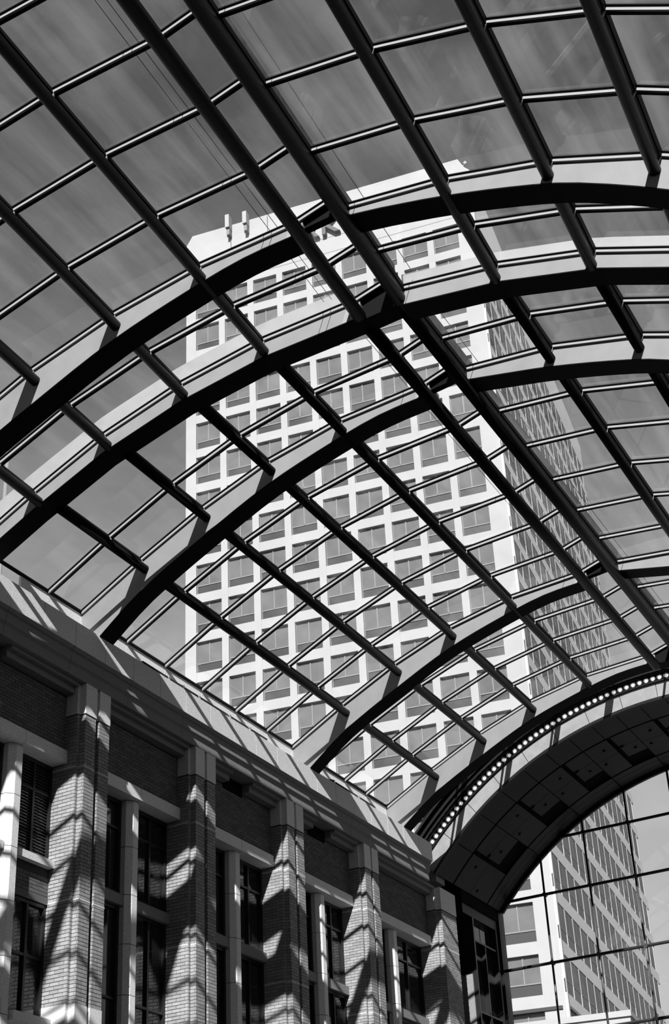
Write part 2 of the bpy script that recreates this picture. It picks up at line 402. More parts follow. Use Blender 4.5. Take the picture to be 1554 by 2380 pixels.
# exterior upstand over the bend arch
for side, G, h0, h1 in (('L', GL1, .30, .20), ('R', GR1, .15, .17)):
    us = [g[0] for g in G]
    pts = []
    u = us[0]
    while u < (us[-1] if side == 'L' else 1.0): pts.append(u); u += .25
    pts.append(us[-1] if side == 'L' else 1.0)
    top = [(u, lerp_table(G, u) + h0 + (h1 - h0) * (u - pts[0]) / (pts[-1] - pts[0])) for u in pts]
    bot = [(u, lerp_table(G, u) + .008) for u in pts]
    mb = MB(); mb.band(top, bot, lambda u, z: P1(u, 11.69, z), lambda u, z: P1(u, 11.93, z)); o = mb.build('upstand', M['web'], tb)

# ---------------------------------------------------------------- facade on the left
V0 = [10.58, 13.06, 15.52, 18.00, 20.52]          # left edges of the pilaster fronts
P6V = (23.48, 24.12)
wl = struct('wall_left', P2(-10.7, 16, -1), 'left brick facade wall behind the pilasters')
mb = MB(); mb.box(P2, -10.95, -10.62, 9.5, 26.2, -1, 8.0); mb.build('wall_core', M['black'], wl)

COURSE = .0422; BLEN = .127; JT = .0058; PROUD = .006
def brick_layout(w, h, off=0):
    """rectangles (x0,x1,z0,z1,full) in survey units, running bond"""
    out = []; n = int(h / COURSE)
    for j in range(n):
        z0 = j * COURSE; x = -BLEN * (.5 if (j + off) % 2 else 0.0)
        while x < w - .004:
            a, b = max(x, 0), min(x + BLEN, w)
            if b - a > .012:
                out.append((a + (JT / 2 if a > 0 else 0), b - (JT / 2 if b < w else 0), z0 + JT / 2, z0 + COURSE - JT / 2, (b - a) > BLEN - .001))
            x += BLEN
    return out
FULLB = {}
def full_brick(key, mat):
    if key not in FULLB:
        m = MB(); L = (BLEN - JT) * UNIT / 2; H = (COURSE - JT) * UNIT / 2; D = PROUD * UNIT; c = .0016
        m.add([(-L, 0, -H), (L, 0, -H), (L, 0, H), (-L, 0, H), (-L + c, -D, -H + c), (L - c, -D, -H + c), (L - c, -D, H - c), (-L + c, -D, H - c)],
              [(4, 5, 6, 7), (0, 1, 5, 4), (1, 2, 6, 5), (2, 3, 7, 6), (3, 0, 4, 7)])
        me = bpy.data.meshes.new('brick'); me.from_pydata(m.v, [], m.f); me.materials.append(mat); me.update()
        FULLB[key] = me
    return FULLB[key]
def brick_face(acc, o, ax, nrm, w, h, off=0):
    """append world-space brick boxes of one flat face to acc (list of dicts)"""
    for (a, b, c, d, full) in brick_layout(w, h, off):
        acc.append(dict(o=o, ax=ax, n=nrm, r=(a, b, c, d), full=full))
def emit_bricks(acc, parent, mat, key, nmax):
    """the largest nmax full bricks as own objects, all others joined"""
    mb = MB(); cnt = 0
    me = full_brick(key, mat)
    for q in acc:
        a, b, c, d = q['r']; o, ax, n = q['o'], q['ax'], q['n']
        if q['full'] and cnt < nmax:
            cnt += 1
            pos = o + ax * ((a + b) / 2 * UNIT) + Vector((0, 0, (c + d) / 2 * UNIT)) + n * random.uniform(-.0012, .0008)
            x = ax; y = -n
            z = Vector((0, 0, 1))
            rot = Matrix(((x.x, y.x, z.x), (x.y, y.y, z.y), (x.z, y.z, z.z)))
            if rot.determinant() < 0:
                x = -ax; rot = Matrix(((x.x, y.x, z.x), (x.y, y.y, z.y), (x.z, y.z, z.z)))
            inst(me, 'brick', rot, pos, parent)
        else:
            D = PROUD * UNIT + random.uniform(-.001, .001); e = .0016
            def pt(s, t, k): return o + ax * (s * UNIT) + Vector((0, 0, t * UNIT)) + n * k
            mb.add([pt(a, c, 0), pt(b, c, 0), pt(b, d, 0), pt(a, d, 0), pt(a, c, D), pt(b, c, D), pt(b, d, D), pt(a, d, D)],
                   [(4, 5, 6, 7), (0, 1, 5, 4), (1, 2, 6, 5), (2, 3, 7, 6), (3, 0, 4, 7)])
    if mb.v:
        ob = mb.build('brickwork', mat, parent); ob['kind'] = 'stuff'

NL = -Y2                                   # faces turned towards the camera
NE = Vector((Y2.y, -Y2.x, 0))              # faces turned to the atrium (+u)
if NE.dot(E2) < 0: NE = -NE
ZB, ZC, ZT = 2.4, 7.09, 7.47               # brick foot, cap foot, cap top
def outline(v0, grow=0.0):
    g = grow
    return [(-10.60, v0 - .05 - g), (-10.17, v0 - .05 - g), (-10.17, v0 - g), (-10.09 + g, v0 - g), (-10.09 + g, v0 + .205 + g), (-10.155 + g, v0 + .205 + g), (-10.155 + g, v0 + .28 - g),
            (-10.09 + g, v0 + .28 - g), (-10.09 + g, v0 + .485 + g), (-10.17, v0 + .485 + g), (-10.17, v0 + .535 + g), (-10.60, v0 + .535 + g)]
def outline6(v0, v1, grow=0.0):
    g = grow
    return [(-10.60, v0 - .05 - g), (-10.17, v0 - .05 - g), (-10.17, v0 - g), (-10.09 + g, v0 - g), (-10.09 + g, v1 + g), (-10.60, v1 + g)]
PLAB = ['tall stepped brick pilaster outside the left edge of the view', 'tall stepped brick pilaster with stone cap, leftmost and nearest in view', 'stepped brick pilaster with stone cap, second from the left', 'stepped brick pilaster with stone cap, middle one of the five',
        'stepped brick pilaster with stone cap, fourth from the left', 'wide corner brick pilaster with stone cap beside the arched glass end wall']
for idx, v0 in enumerate(V0 + [P6V[0]]):
    if idx == 0: continue
    six = idx == 5
    t = thing('brick_pilaster', PLAB[idx], 'pilaster', P2(-10.2, v0 + .25, ZB), 'brick pilasters of the left facade')
    ol = (lambda g=0: outline6(P6V[0], P6V[1], g)) if six else (lambda g=0: outline(v0, g))
    base_top = 3.74 if idx == 1 else 2.6
    zb = ZB if idx == 1 else 2.6
    mb = MB(); mb.prism(ol(), lambda a, b: P2(a, b, base_top), lambda a, b: P2(a, b, ZC)); mb.build('shaft', M['mortar'], t)
    mb = MB(); mb.prism(ol(.010), lambda a, b: P2(a, b, ZC), lambda a, b: P2(a, b, ZT)); mb.build('cap', M['granite'], t)
    if idx == 1:
        mb = MB(); mb.prism(ol(.010), lambda a, b: P2(a, b, 3.50), lambda a, b: P2(a, b, 3.74)); mb.build('base_stone', M['granite'], t)
        mb = MB(); mb.prism(ol(.03), lambda a, b: P2(a, b, ZB), lambda a, b: P2(a, b, 3.495)); mb.build('plinth', M['granite'], t)
    for zc in (4.87, 6.43):
        mb = MB(); mb.prism(ol(.0075), lambda a, b: P2(a, b, zc), lambda a, b: P2(a, b, zc + .012)); mb.build('string_course', M['granite'], t)
    acc = []
    h = ZC - base_top
    pts = ol()
    small = []
    for i in range(len(pts) - 1):
        a, b = pts[i], pts[i + 1]
        du, dv = b[0] - a[0], b[1] - a[1]
        if abs(dv) < 1e-6:
            if du > 0: o, ax, n, w = P2(a[0], a[1], base_top), E2, NL, du       # faces camera
            else: continue
            lst = acc if w > .2 else small
            brick_face(lst, o, ax, n, w, h, 0 if w > .2 else 1)
        else:
            o, ax, n, w = P2(a[0], a[1], base_top), Y2, NE, dv
            brick_face(acc if w > .15 else small, o, ax, n, w, h, 1)
    acc.sort(key=lambda q: (not q['full'], -q['r'][2] if six else 0))
    emit_bricks(acc + small, t, M['brick'], 'pale', 300 if idx in (1, 2) else 0)

# cornice: band stones, moulding, corbels
tr = struct('trim_1', P2(-10, 16, 7.47), 'long granite cornice along the top of the left facade')
J = [9.0]
step = [.62, .62, .62, .62]
while J[-1] < 22.5: J.append(J[-1] + .615)
J.append(23.08)
for a, b in zip(J[:-1], J[1:]):
    mb = MB(); mb.box(P2, -10.35, -10.0, a + .004, b - .004, 7.80, 8.12); mb.build('band_stone', M['granite'], tr)
mb = MB(); mb.box(P2, -10.6, -10.34, 9, 23.0, 7.47, 8.12); mb.box(P2, -10.36, -10.012, 9, 23.07, 7.80, 8.112); mb.build('backing', M['mortar'], tr)
prof = [(-10.36, 7.80), (-10.012, 7.80), (-10.03, 7.765), (-10.055, 7.75), (-10.055, 7.635), (-10.075, 7.615), (-10.085, 7.60), (-10.085, 7.475), (-10.36, 7.475)]
JM = [9.0 + 1.23 * i for i in range(11)] + [22.9, 23.06]
JM = sorted(set(JM))
for a, b in zip(JM[:-1], JM[1:]):
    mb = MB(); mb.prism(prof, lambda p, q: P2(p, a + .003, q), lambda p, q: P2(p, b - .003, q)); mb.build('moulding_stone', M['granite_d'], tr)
CORB = [(11.7, 12.99), (13.61, 15.45), (16.07, 16.60), (17.14, 17.93), (18.55, 19.07), (19.64, 20.45), (21.07, 23.4)]
for a, b in ((11.0, 11.69), (16.61, 17.13), (19.08, 19.63)):
    mb = MB(); mb.box(P2, -10.5, -10.33, a, b, 7.28, 7.474); mb.build('corbel_gap_shade', M['black'], tr)  # black box painted in for the shade between the corbels
for a, b in CORB:
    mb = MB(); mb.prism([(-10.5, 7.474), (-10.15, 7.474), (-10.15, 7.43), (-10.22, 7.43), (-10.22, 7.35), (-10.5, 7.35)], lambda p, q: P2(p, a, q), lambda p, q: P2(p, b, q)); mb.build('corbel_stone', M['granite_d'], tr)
# curb and gutter below the glass
cu = struct('trim_2', P2(-10.3, 16, 8.12), 'metal curb under the foot of the glass roof')
CJ = [11.95, 13.14, 14.138, 15.041, 15.98, 16.897, 17.801, 18.595, 19.532, 20.345, 21.121, 21.93]
for a, b in zip(CJ[:-1], CJ[1:]):
    mb = MB(); mb.prism([(-10.33, 8.12), (-10.30, 8.12), (-10.285, 8.30), (-10.30, 8.50), (-10.33, 8.50)], lambda p, q: P2(p, a + .004, q), lambda p, q: P2(p, b - .004, q)); mb.build('curb_panel', M['granite'], cu)
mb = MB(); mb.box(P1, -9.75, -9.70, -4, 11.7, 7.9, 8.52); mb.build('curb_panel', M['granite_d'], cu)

# brick wall panels, lintels, columns, windows
BAYS = [(11.0, 13.01), (13.595, 15.47), (16.055, 17.95), (18.535, 20.47), (21.055, 23.43)]
COLC = [(12.22, .10), (14.56, .125), (17.05, .125), (19.56, .125), (22.11, .125)]
LL = ['stone lintel over the louvred window left of the first pilaster', 'stone lintel between the first and second pilasters', 'stone lintel between the second and middle pilasters', 'stone lintel between the middle and fourth pilasters', 'stone lintel between the fourth pilaster and the corner pilaster']
CL = ['octagonal stone column between windows at the left edge of the view', 'octagonal stone column between the first and second pilasters', 'octagonal stone column between the second and middle pilasters', 'octagonal stone column between the middle and fourth pilasters', 'octagonal stone column between the fourth and corner pilasters']
wn = 0
for bi, (a, b) in enumerate(BAYS):
    # brick panel above the lintel
    mb = MB(); mb.box(P2, -10.65, -10.345, a, b, 6.60, 7.45); mb.build('panel_backing', M['mortar'], wl)
    acc = []; brick_face(acc, P2(-10.345, a, 6.652), Y2, NE, b - a, 7.36 - 6.652)
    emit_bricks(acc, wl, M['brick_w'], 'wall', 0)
    # lintel of two stones
    c = COLC[bi][0]
    t = thing('stone_lintel', LL[bi], 'lintel', P2(-10.3, (a + b) / 2, 6.49), 'stone lintels of the left facade')
    for (x, y) in ((a, c), (c, b)):
        mb = MB(); mb.box(P2, -10.62, -10.30, x + .004, y - .004, 6.495, 6.65); mb.build('lintel_stone', M['granite'], t)
    # column
    t = thing('stone_column', CL[bi], 'column', P2(-10.42, c, 2.4), 'octagonal stone columns between windows')
    w = .13
    oc = [(-10.60, c - w), (-10.44, c - w), (-10.375, c - w * .42), (-10.375, c + w * .42), (-10.44, c + w), (-10.60, c + w)]
    zj = [6.49 - .592 * i for i in range(8)]
    for z1, z0 in zip(zj[:-1], zj[1:]):
        mb = MB(); mb.prism(oc, lambda p, q: P2(p, q, z0 + .006), lambda p, q: P2(p, q, z1 - .002)); mb.build('column_drum', M['granite'], t)
    mb = MB(); mb.prism([(p + (-.012 if p > -10.5 else 0), c + (q - c) * .93) for p, q in oc], lambda p, q: P2(p, q, 2.35), lambda p, q: P2(p, q, 6.49)); mb.build('column_core', M['mortar'], t)
    # spandrel
    t2 = MB()
    for (x, y) in ((a, c - .13), (c + .13, b)):
        mb = MB()
        if bi == 0:
            mb.box(P2, -10.62, -10.42, x, y, 5.265, 5.35); mb.build('sill_stone', M['granite'], wl)
            mb = MB(); mb.box(P2, -10.62, -10.50, x, y, 4.86, 5.265); mb.build('spandrel_backing', M['mortar'], wl)
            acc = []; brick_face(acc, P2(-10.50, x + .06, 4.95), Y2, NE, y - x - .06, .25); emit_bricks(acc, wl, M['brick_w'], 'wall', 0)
            mb = MB(); mb.box(P2, -10.62, -10.49, x + .06, y, 4.86, 4.945); mb.build('soldier_course', M['brick_w'], wl)
            mb = MB(); mb.box(P2, -10.62, -10.36, x, y, 3.50, 3.60); mb.build('ledge_stone', M['granite'], wl)
        else:
            mb.box(P2, -10.62, -10.45, x, y, 5.17, 5.30); mb.build('spandrel_stone', M['granite_d'], wl)
    # windows: two per storey
    for (x, y) in ((a, c - .13), (c + .13, b)):
        for (z0, z1) in (((5.35 if bi == 0 else 5.30), 6.49), ((3.60 if bi == 0 else 2.9), (4.86 if bi == 0 else 5.17))):
            if x < 11.2 and bi == 0 and z0 > 5: pass
            wn += 1
            root = struct('window_%d' % wn, P2(-10.52, (x + y) / 2, z0))
            up_ = z0 > 5
            u = -10.53
            fr = MB(); f = .045
            fr.box(P2, u - .05, u + .02, x, x + f, z0, z1); fr.box(P2, u - .05, u + .02, y - f, y, z0, z1)
            fr.box(P2, u - .05, u + .02, x + f, y - f, z0, z0 + f); fr.box(P2, u - .05, u + .02, x + f, y - f, z1 - f, z1)
            fr.build('window_frame', M['frame'], root)
            xm = (x + y) / 2
            zh = z1 - .36 if up_ else z0 + (z1 - z0) * .52
            m2 = MB(); m2.box(P2, u - .03, u + .015, xm - .018, xm + .018, z0 + f, z1 - f); m2.build('mullion', M['frame'], root)
            m2 = MB(); m2.box(P2, u - .03, u + .012, x + f, y - f, zh - .015, zh + .015); m2.build('transom', M['frame'], root)
            for (p, q) in ((x + f, xm - .018), (xm + .018, y - f)):
                for (r, s) in ((z0 + f, zh - .015), (zh + .015, z1 - f)):
                    m2 = MB(); m2.box(P2, u - .03, u - .018, p, q, r, s); m2.build('pane', M['pane'], root)
            if bi == 0 and up_ and x > 12:
                k = 0; zz = z0 + f + .01
                while zz < z1 - f - .02:
                    for (p, q) in ((x + f, xm - .018), (xm + .018, y - f)):
                        m2 = MB(); m2.hexa([P2(u - .016, p, zz + .012), P2(u - .002, p, zz), P2(u - .002, q, zz), P2(u - .016, q, zz + .012),
                                            P2(u - .016, p, zz + .017), P2(u - .002, p, zz + .005), P2(u - .002, q, zz + .005), P2(u - .016, q, zz + .017)])
                        m2.build('slat', M['louver'], root)
                    zz += .036

# lighting conduit on the cornice edge with clamps
def conduit(label, v0, v1, clamps):
    t = thing('light_tube', label, 'light', P2(-10.03, v0, 8.12), 'black light tubes on the cornice')
    u, z = -10.03, 8.155
    mb = MB(); mb.tube([P2(u, v0, z), P2(u, v1, z)], .017 * UNIT, 10); mb.build('tube', M['conduit'], t, True)
    for v in clamps:
        mb = MB(); mb.tube([P2(u, v - .02, z), P2(u, v + .02, z)], .028 * UNIT, 10)
        mb.box(P2, u - .014, u + .014, v - .016, v + .016, 8.12, 8.15); mb.build('clamp', M['chrome'], t)
conduit('long black light tube with bright clamps on the cornice between the two big ribs', 14.15, 17.35, [14.75, 15.1, 15.5, 16.3, 16.85])
conduit('short black light tube with bright clamps on the cornice near the portal arch', 19.35, 20.9, [19.45, 20.3])

# ---------------------------------------------------------------- portal arch and glass end wall
PC = None
def circ3(pts):
    import itertools
    # least squares circle
    sx = [[2 * a, 2 * b, 1, a * a + b * b] for a, b in pts]
    A = [[sum(r[i] * r[j] for r in sx) for j in range(3)] for i in range(3)]; B = [sum(r[i] * r[3] for r in sx) for i in range(3)]
    m = Matrix(A); s = m.inverted() @ Vector(B)
    return s[0], s[1], math.sqrt(s[2] + s[0] ** 2 + s[1] ** 2)
LOWPTS = [(-9.87, 7.63), (-9.67, 7.90), (-9.39, 8.13), (-9.14, 8.38), (-8.52, 8.78), (-8.25, 8.92), (-7.88, 9.12), (-7.19, 9.39), (-6.74, 9.51), (-5.75, 9.64), (-5.4, 9.64)]
cx, cz, cR = circ3(LOWPTS)
def arc(r, a0, a1, n): return [(cx + r * math.cos(a0 + (a1 - a0) * i / n), cz + r * math.sin(a0 + (a1 - a0) * i / n)) for i in range(n + 1)]
aL = math.acos(max(-1, (-9.93 - cx) / cR)); aR = math.radians(20)
wb = struct('wall_back', P2(cx, 23.4, 6), 'arched portal wall at the far end of the atrium')
# web of the portal rib (near face)
te = thing('arch_rib', 'broad white arched rib in front of the portal, farthest of the roof ribs', 'arch', P2(-5, 21.95, 6), 'arched roof ribs')
for G, SOF in ((GL2, SOFL), (GR2, SOFR)):
    us = sorted(set([round(u, 4) for u, z in SOF] + [round(g[0], 4) for g in G if SOF[0][0] < g[0] < SOF[-1][0]]))
    top = [(u, Gtop(G, u) if u > -10.25 else min(8.5, Gtop(G, u))) for u in us]; bot = [(u, min(lerp_table(SOF, u), Gtop(G, u) - .1)) for u in us]
    mid = [(u, z + .012) for u, z in bot]
    mb = MB(); mb.band(top, mid, lambda u, z: P2(u, 21.95, z), lambda u, z: P2(u, 22.2, z)); mb.build('web', M['web'], te)
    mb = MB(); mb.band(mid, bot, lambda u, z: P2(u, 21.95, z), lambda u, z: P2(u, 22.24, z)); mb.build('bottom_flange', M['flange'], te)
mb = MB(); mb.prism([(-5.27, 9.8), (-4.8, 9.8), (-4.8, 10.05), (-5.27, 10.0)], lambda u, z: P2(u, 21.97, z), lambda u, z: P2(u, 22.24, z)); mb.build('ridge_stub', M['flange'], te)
KB = 1.02
def PB(u, v, z): return P2(u * KB, v * KB, z * KB)      # the portal stands a little farther back
# dark recess + mouldings above the lamp strip (v 22.6-23)
def ringband(name, r0, r1, v0, v1, mat, parent, n=48, a0=None, a1=None):
    a0 = aL if a0 is None else a0; a1 = aR if a1 is None else a1
    mb = MB(); mb.band(arc(r1, a0, a1, n), arc(r0, a0, a1, n), lambda u, z: PB(u, v0, z), lambda u, z: PB(u, v1, z)); return mb.build(name, mat, parent)
RC0, RC1 = cR + .315, cR + .455          # lamp strip inner / outer radius
us = [-10.1 + .2 * i for i in range(56)]
def outer(r, u): return cz + math.sqrt(max(0.0, r * r - (u - cx) ** 2))
KV = 1.044
def crown(u):
    q = u / KV
    return KV * (lerp_table(GL2, q) if q < -5.4 else (lerp_table(GR2, q) if q > -4.79 else 9.995)) - .01
tp = []; bt = []
for u in us:
    lo = outer(RC1 - .02, u) if abs(u - cx) < RC1 - .02 else 7.8
    hi = crown(u)
    if hi > lo + .02: tp.append((u, hi)); bt.append((u, lo))
mb = MB(); mb.band(tp, bt, lambda u, z: PB(u, 23.02, z), lambda u, z: PB(u, 23.2, z)); mb.build('recess_lining', M['black'], wb)
# clerestory glass from the top of the portal rib up to the lining
gu = [g for g in GL2] + [g for g in GR2[:5]]
for a_, b_2 in zip(gu[:-1], gu[1:]):
    mb = MB(); c_ = []
    for dz in (0, .004):
        c_ += [P2(a_[0], 22.02, a_[1] + dz), P2(b_2[0], 22.02, b_2[1] + dz), PB(b_2[0] * KV, 23.02, b_2[1] * KV + dz), PB(a_[0] * KV, 23.02, a_[1] * KV + dz)]
    mb.hexa(c_); mb.build('glass_pane', M['glass'], wb)
ringband('roll_moulding', RC1 + .015, RC1 + .05, 22.90, 23.0, M['mould'], wb)
ringband('roll_moulding', RC1 + .09, RC1 + .14, 22.88, 23.0, M['mould'], wb)
ringband('roll_moulding', RC1 + .19, RC1 + .23, 22.82, 23.0, M['soffit'], wb)
# stone voussoir panels
aStep = .62 / cR
a = math.pi - math.acos(min(1, (cx + 9.90) / cR)) if False else aL
k = 0
while a > aR:
    b = max(a - aStep, aR)
    ringband('stone_panel', cR + .055, RC0 - .012, 23.0, 23.25, M['portal'], wb, 5, a - .0009, b + .0009); a = b; k += 1
ringband('panel_backing', cR + .06, RC1 + .02, 23.06, 23.25, M['mortar'], wb, 60)
ringband('arris_moulding', cR - .005, cR + .022, 22.965, 23.05, M['mould'], wb)
ringband('arris_moulding', cR + .028, cR + .052, 22.985, 23.05, M['mould'], wb)
# springing stone below the arch on the left, down to the corner pilaster
mb = MB(); mb.box(PB, -10.35, cx + (cR + .05) * math.cos(aL), 23.09, 23.45, 7.46, 8.2); mb.build('springer_stone', M['portal'], wb)
# lamp strip
ls = thing('lamp_strip', 'curved black strip pierced by a row of glowing round lamps on the portal arch', 'light', PB(cx, 22.98, 8))
mb = MB(); rr = (RC0 + RC1) / 2
mb.band(arc(RC1 + .012, aL - .02, aR, 60), arc(RC1 - .012, aL - .02, aR, 60), lambda u, z: PB(u, 22.955, z), lambda u, z: PB(u, 23.05, z))
mb.band(arc(RC0 + .012, aL - .02, aR, 60), arc(RC0 - .012, aL - .02, aR, 60), lambda u, z: PB(u, 22.955, z), lambda u, z: PB(u, 23.05, z))
mb.build('strip_rail', M['mould'], ls)
ringband('strip_backing', RC0 + .01, RC1 - .01, 23.03, 23.06, M['black'], ls, 60, aL - .02)
dA = .118 / rr; a = aL - .03; i = 0
ring_me = None
while a > math.radians(62):
    c0 = (cx + rr * math.cos(a), cz + rr * math.sin(a))
    mb = MB(); n = 14
    def cpt(r, th, vv): return PB(c0[0] + r * math.cos(th), vv, c0[1] + r * math.sin(th))
    vs = [cpt(.029, 2 * math.pi * j / n, 22.99) for j in range(n)] + [cpt(.031, 2 * math.pi * j / n, 23.02) for j in range(n)]
    mb.add(vs, [tuple(range(n))] + [(j, (j + 1) % n, (j + 1) % n + n, j + n) for j in range(n)]); lamp = mb.build('lamp', M['lamp'], ls)
    mb = MB()
    vs = [cpt(.039, 2 * math.pi * j / n, 22.98) for j in range(n)] + [cpt(.047, 2 * math.pi * j / n, 22.98) for j in range(n)] + [cpt(.047, 2 * math.pi * j / n, 23.02) for j in range(n)] + [cpt(.039, 2 * math.pi * j / n, 23.02) for j in range(n)]
    fs = []
    for j in range(n):
        q = (j + 1) % n
        for l0, l1 in ((0, 1), (1, 2), (2, 3), (3, 0)): fs.append((l0 * n + j, l0 * n + q, l1 * n + q, l1 * n + j))
    mb.add(vs, fs); mb.build('lamp_ring', M['ring'], ls)
    a -= dA; i += 1
# pipes and glazing bars carried on under the clerestory to the portal
for c_, q_ in ([(( T_[i][0] + normal_at(T_, i).x * PIPE_D, T_[i][1] + normal_at(T_, i).y * PIPE_D), T_[i]) for T_, ii in ((GL2, (1, 2, 3, 4)), (GR2, (1, 2, 3))) for i in ii] + [(SEC[2]['p1'], GL2[5]), (SEC[2]['p2'], GR2[0])]):
    mb = MB(); kz = 23.46 / 22.0 * 1.0
    mb.tube([P2(c_[0], 22.0, c_[1]), P2(c_[0], 23.44, c_[1] + .56)], PIPE_R * UNIT * .9, 12); mb.build('clerestory_pipe', M['pipe'], wb, True)
    mb = MB(); mb.bar(P2(q_[0], 22.05, q_[1] - .05), P2(q_[0], 23.44, q_[1] + .58), .05, .08); mb.build('clerestory_bar', M['gasket_and_shade'], wb)
# soffit barrel of the portal
VW = 26.0
def soffit_panel(name, a0, a1, v0, v1, r0, mat, n=4):
    mb = MB(); mb.band(arc(r0 + .05, a0, a1, n), arc(r0, a0, a1, n), lambda u, z: PB(u, v0, z), lambda u, z: PB(u, v1, z)); return mb.build(name, mat, wb)
ringband('soffit_backing', cR + .045, cR + .3, 23.26, VW + .05, M['black'], wb, 60, aL, aR)
ua = [-9.01, -8.11, -7.235, -6.36, -5.48, -4.6, -3.72, -2.84]
angs = [aL] + [math.acos((u - cx) / cR) for u in ua] + [aR]
for a0, a1 in zip(angs[:-1], angs[1:]):
    am = (a0 + a1) / 2; e = .0012
    soffit_panel('soffit_panel', a0 - e, am + e, 23.06, 23.72, cR, M['soffit']); soffit_panel('soffit_panel', am - e, a1 + e, 23.06, 23.72, cR, M['soffit'])
    soffit_panel('soffit_panel', a0 - e, am + e, 23.80, 24.50, cR + .012, M['soffit']); soffit_panel('soffit_panel', am - e - .012, a1 + e, 23.80, 24.32, cR + .012, M['soffit'])
    soffit_panel('soffit_panel', a0 - e, am + e, 24.51, 25.30, cR + .012, M['soffit']); soffit_panel('soffit_panel', am - e - .012, a1 + e, 24.33, 24.85, cR + .012, M['soffit'])
    for (v0, v1) in ((25.33, 25.52), (25.53, 25.72), (25.73, 25.95)):
        soffit_panel('soffit_trim', a0 - e, a1 + e, v0, v1, cR + .004, M['soffit'])
    # star shaped fixings
    for (aa, vv, rs) in ((am - .02, 24.32, .05), (am + .03, 24.15, .03), (am - .05, 24.6, .03), (a0 - .02, 24.7, .03)):
        mb = MB(); c0 = (cx + (cR - .002) * math.cos(aa), cz + (cR - .002) * math.sin(aa)); tx = (-math.sin(aa), math.cos(aa))
        pts = []
        for j in range(8):
            r_ = rs if j % 2 == 0 else rs * .35
            pts.append((r_ * math.cos(j * math.pi / 4), r_ * math.sin(j * math.pi / 4)))
        def sp_(s, v, off): return PB(c0[0] + tx[0] * s - math.cos(aa) * off, vv + v, c0[1] + tx[1] * s - math.sin(aa) * off)
        mb.add([sp_(x, y, 0.0) for x, y in pts] + [sp_(x, y, -.02) for x, y in pts], [tuple(range(8)), tuple(range(15, 7, -1))] + [(j, (j + 1) % 8, (j + 1) % 8 + 8, j + 8) for j in range(8)])
        mb.build('star_fixing', M['black'], wb)
ringband('wall_edge_trim', cR - .05, cR + .05, VW - .05, VW + .02, M['soffit'], wb)
# jamb wall with dark windows between corner pilaster and the glass
jb = struct('window_%d' % (wn + 1), PB(-10.3, 25, 2.5), 'dark jamb window between the corner pilaster and the glass end wall')
uj = -9.98
mb = MB(); mb.box(PB, -10.5, uj, 24.2, 25.9, 7.18, 7.36); mb.build('head_beam', M['soffit'], jb)
mb = MB(); mb.box(PB, -10.5, uj + .03, 24.13, 26.12, 7.36, 8.0); mb.build('upper_panel', M['black'], jb)
for (v, w) in ((24.62, .05), (25.72, .07)):
    mb = MB(); mb.box(PB, -10.4, uj, v, v + w, 2.2, 7.18); mb.build('post', M['frame'], jb)
mb = MB(); mb.box(PB, -10.5, uj + .04, 25.84, 26.1, 2.2, 7.55); mb.build('jamb_post', M['soffit'], jb)
for z in (6.78, 5.55, 4.62, 3.7):
    mb = MB(); mb.box(PB, -10.2, uj - .02, 24.67, 25.72, z, z + .03); mb.build('transom', M['frame'], jb)
mb = MB(); mb.box(PB, -10.2, uj - .02, 25.17, 25.20, 2.2, 6.78); mb.build('mullion', M['frame'], jb)
zz = [2.2, 3.7, 4.62, 5.55, 6.78, 7.18]
for z0, z1 in zip(zz[:-1], zz[1:]):
    for (p, q) in ((24.67, 25.17), (25.20, 25.72)):
        mb = MB(); mb.box(PB, -10.11, -10.09, p, q, z0 + .03, z1); mb.build('pane', M['pane'], jb)
mb = MB(); mb.box(PB, -10.5, -10.06, 24.60, 24.63, 2.2, 6.2); mb.build('reveal', M['granite_d'], jb)

ew = struct('window_%d' % (wn + 2), PB(-6, VW, 2), 'arched glass end wall hung on black rods')
zn = [8.70, 7.71, 6.475, 5.24, 4.0, 2.8]
un = [-9.93] + ua + [-1.9, -1.0]
for u in ua + [-1.9]:
    zt = cz + math.sqrt(max(.01, cR ** 2 - (u - cx) ** 2))
    mb = MB(); mb.tube([PB(u, VW - .06, 2.2), PB(u, VW - .06, zt + .01)], .021 * UNIT, 8); mb.build('mullion_rod', M['rod'], ew, True)
for z in zn:
    x = cx - math.sqrt(cR ** 2 - (z - cz) ** 2) if z > 7.4 else -9.97
    x = max(x, -9.97)
    mb = MB(); mb.tube([PB(x, VW - .06, z), PB(-1.0, VW - .06, z)], .029 * UNIT, 8); mb.build('cross_rod', M['rod'], ew, True)
    for u in ua:
        if z < cz + math.sqrt(max(.01, cR ** 2 - (u - cx) ** 2)) - .05:
            mb = MB(); mb.tube([PB(u, VW - .09, z), PB(u, VW + .0, z)], .042 * UNIT, 8); mb.build('node_clamp', M['rod'], ew)
levels = zn + [2.0]
cells_u = un
def ztop(u): return cz + math.sqrt(max(.0, cR ** 2 - (u - cx) ** 2)) + .02
for i in range(len(cells_u) - 1):
    ua0, ua1 = cells_u[i], cells_u[i + 1]
    zz = [2.0] + sorted(zn)[:]
    for j in range(len(zz)):
        z0 = zz[j]; z1 = zz[j + 1] if j + 1 < len(zz) else 12
        pts = []
        n = 6
        xs = [ua0 + .004 + (ua1 - ua0 - .008) * q / n for q in range(n + 1)]
        tops = [(x, min(z1 - .004, ztop(x))) for x in xs]
        tops = [(x, z) for x, z in tops if z > z0 + .02]
        if len(tops) < 2: continue
        bots = [(x, z0 + .004) for x, z in tops]
        mb = MB(); mb.band(tops, bots, lambda u, z: PB(u, VW, z), lambda u, z: PB(u, VW + .008, z)); mb.build('glass_pane', M['wallglass'], ew)

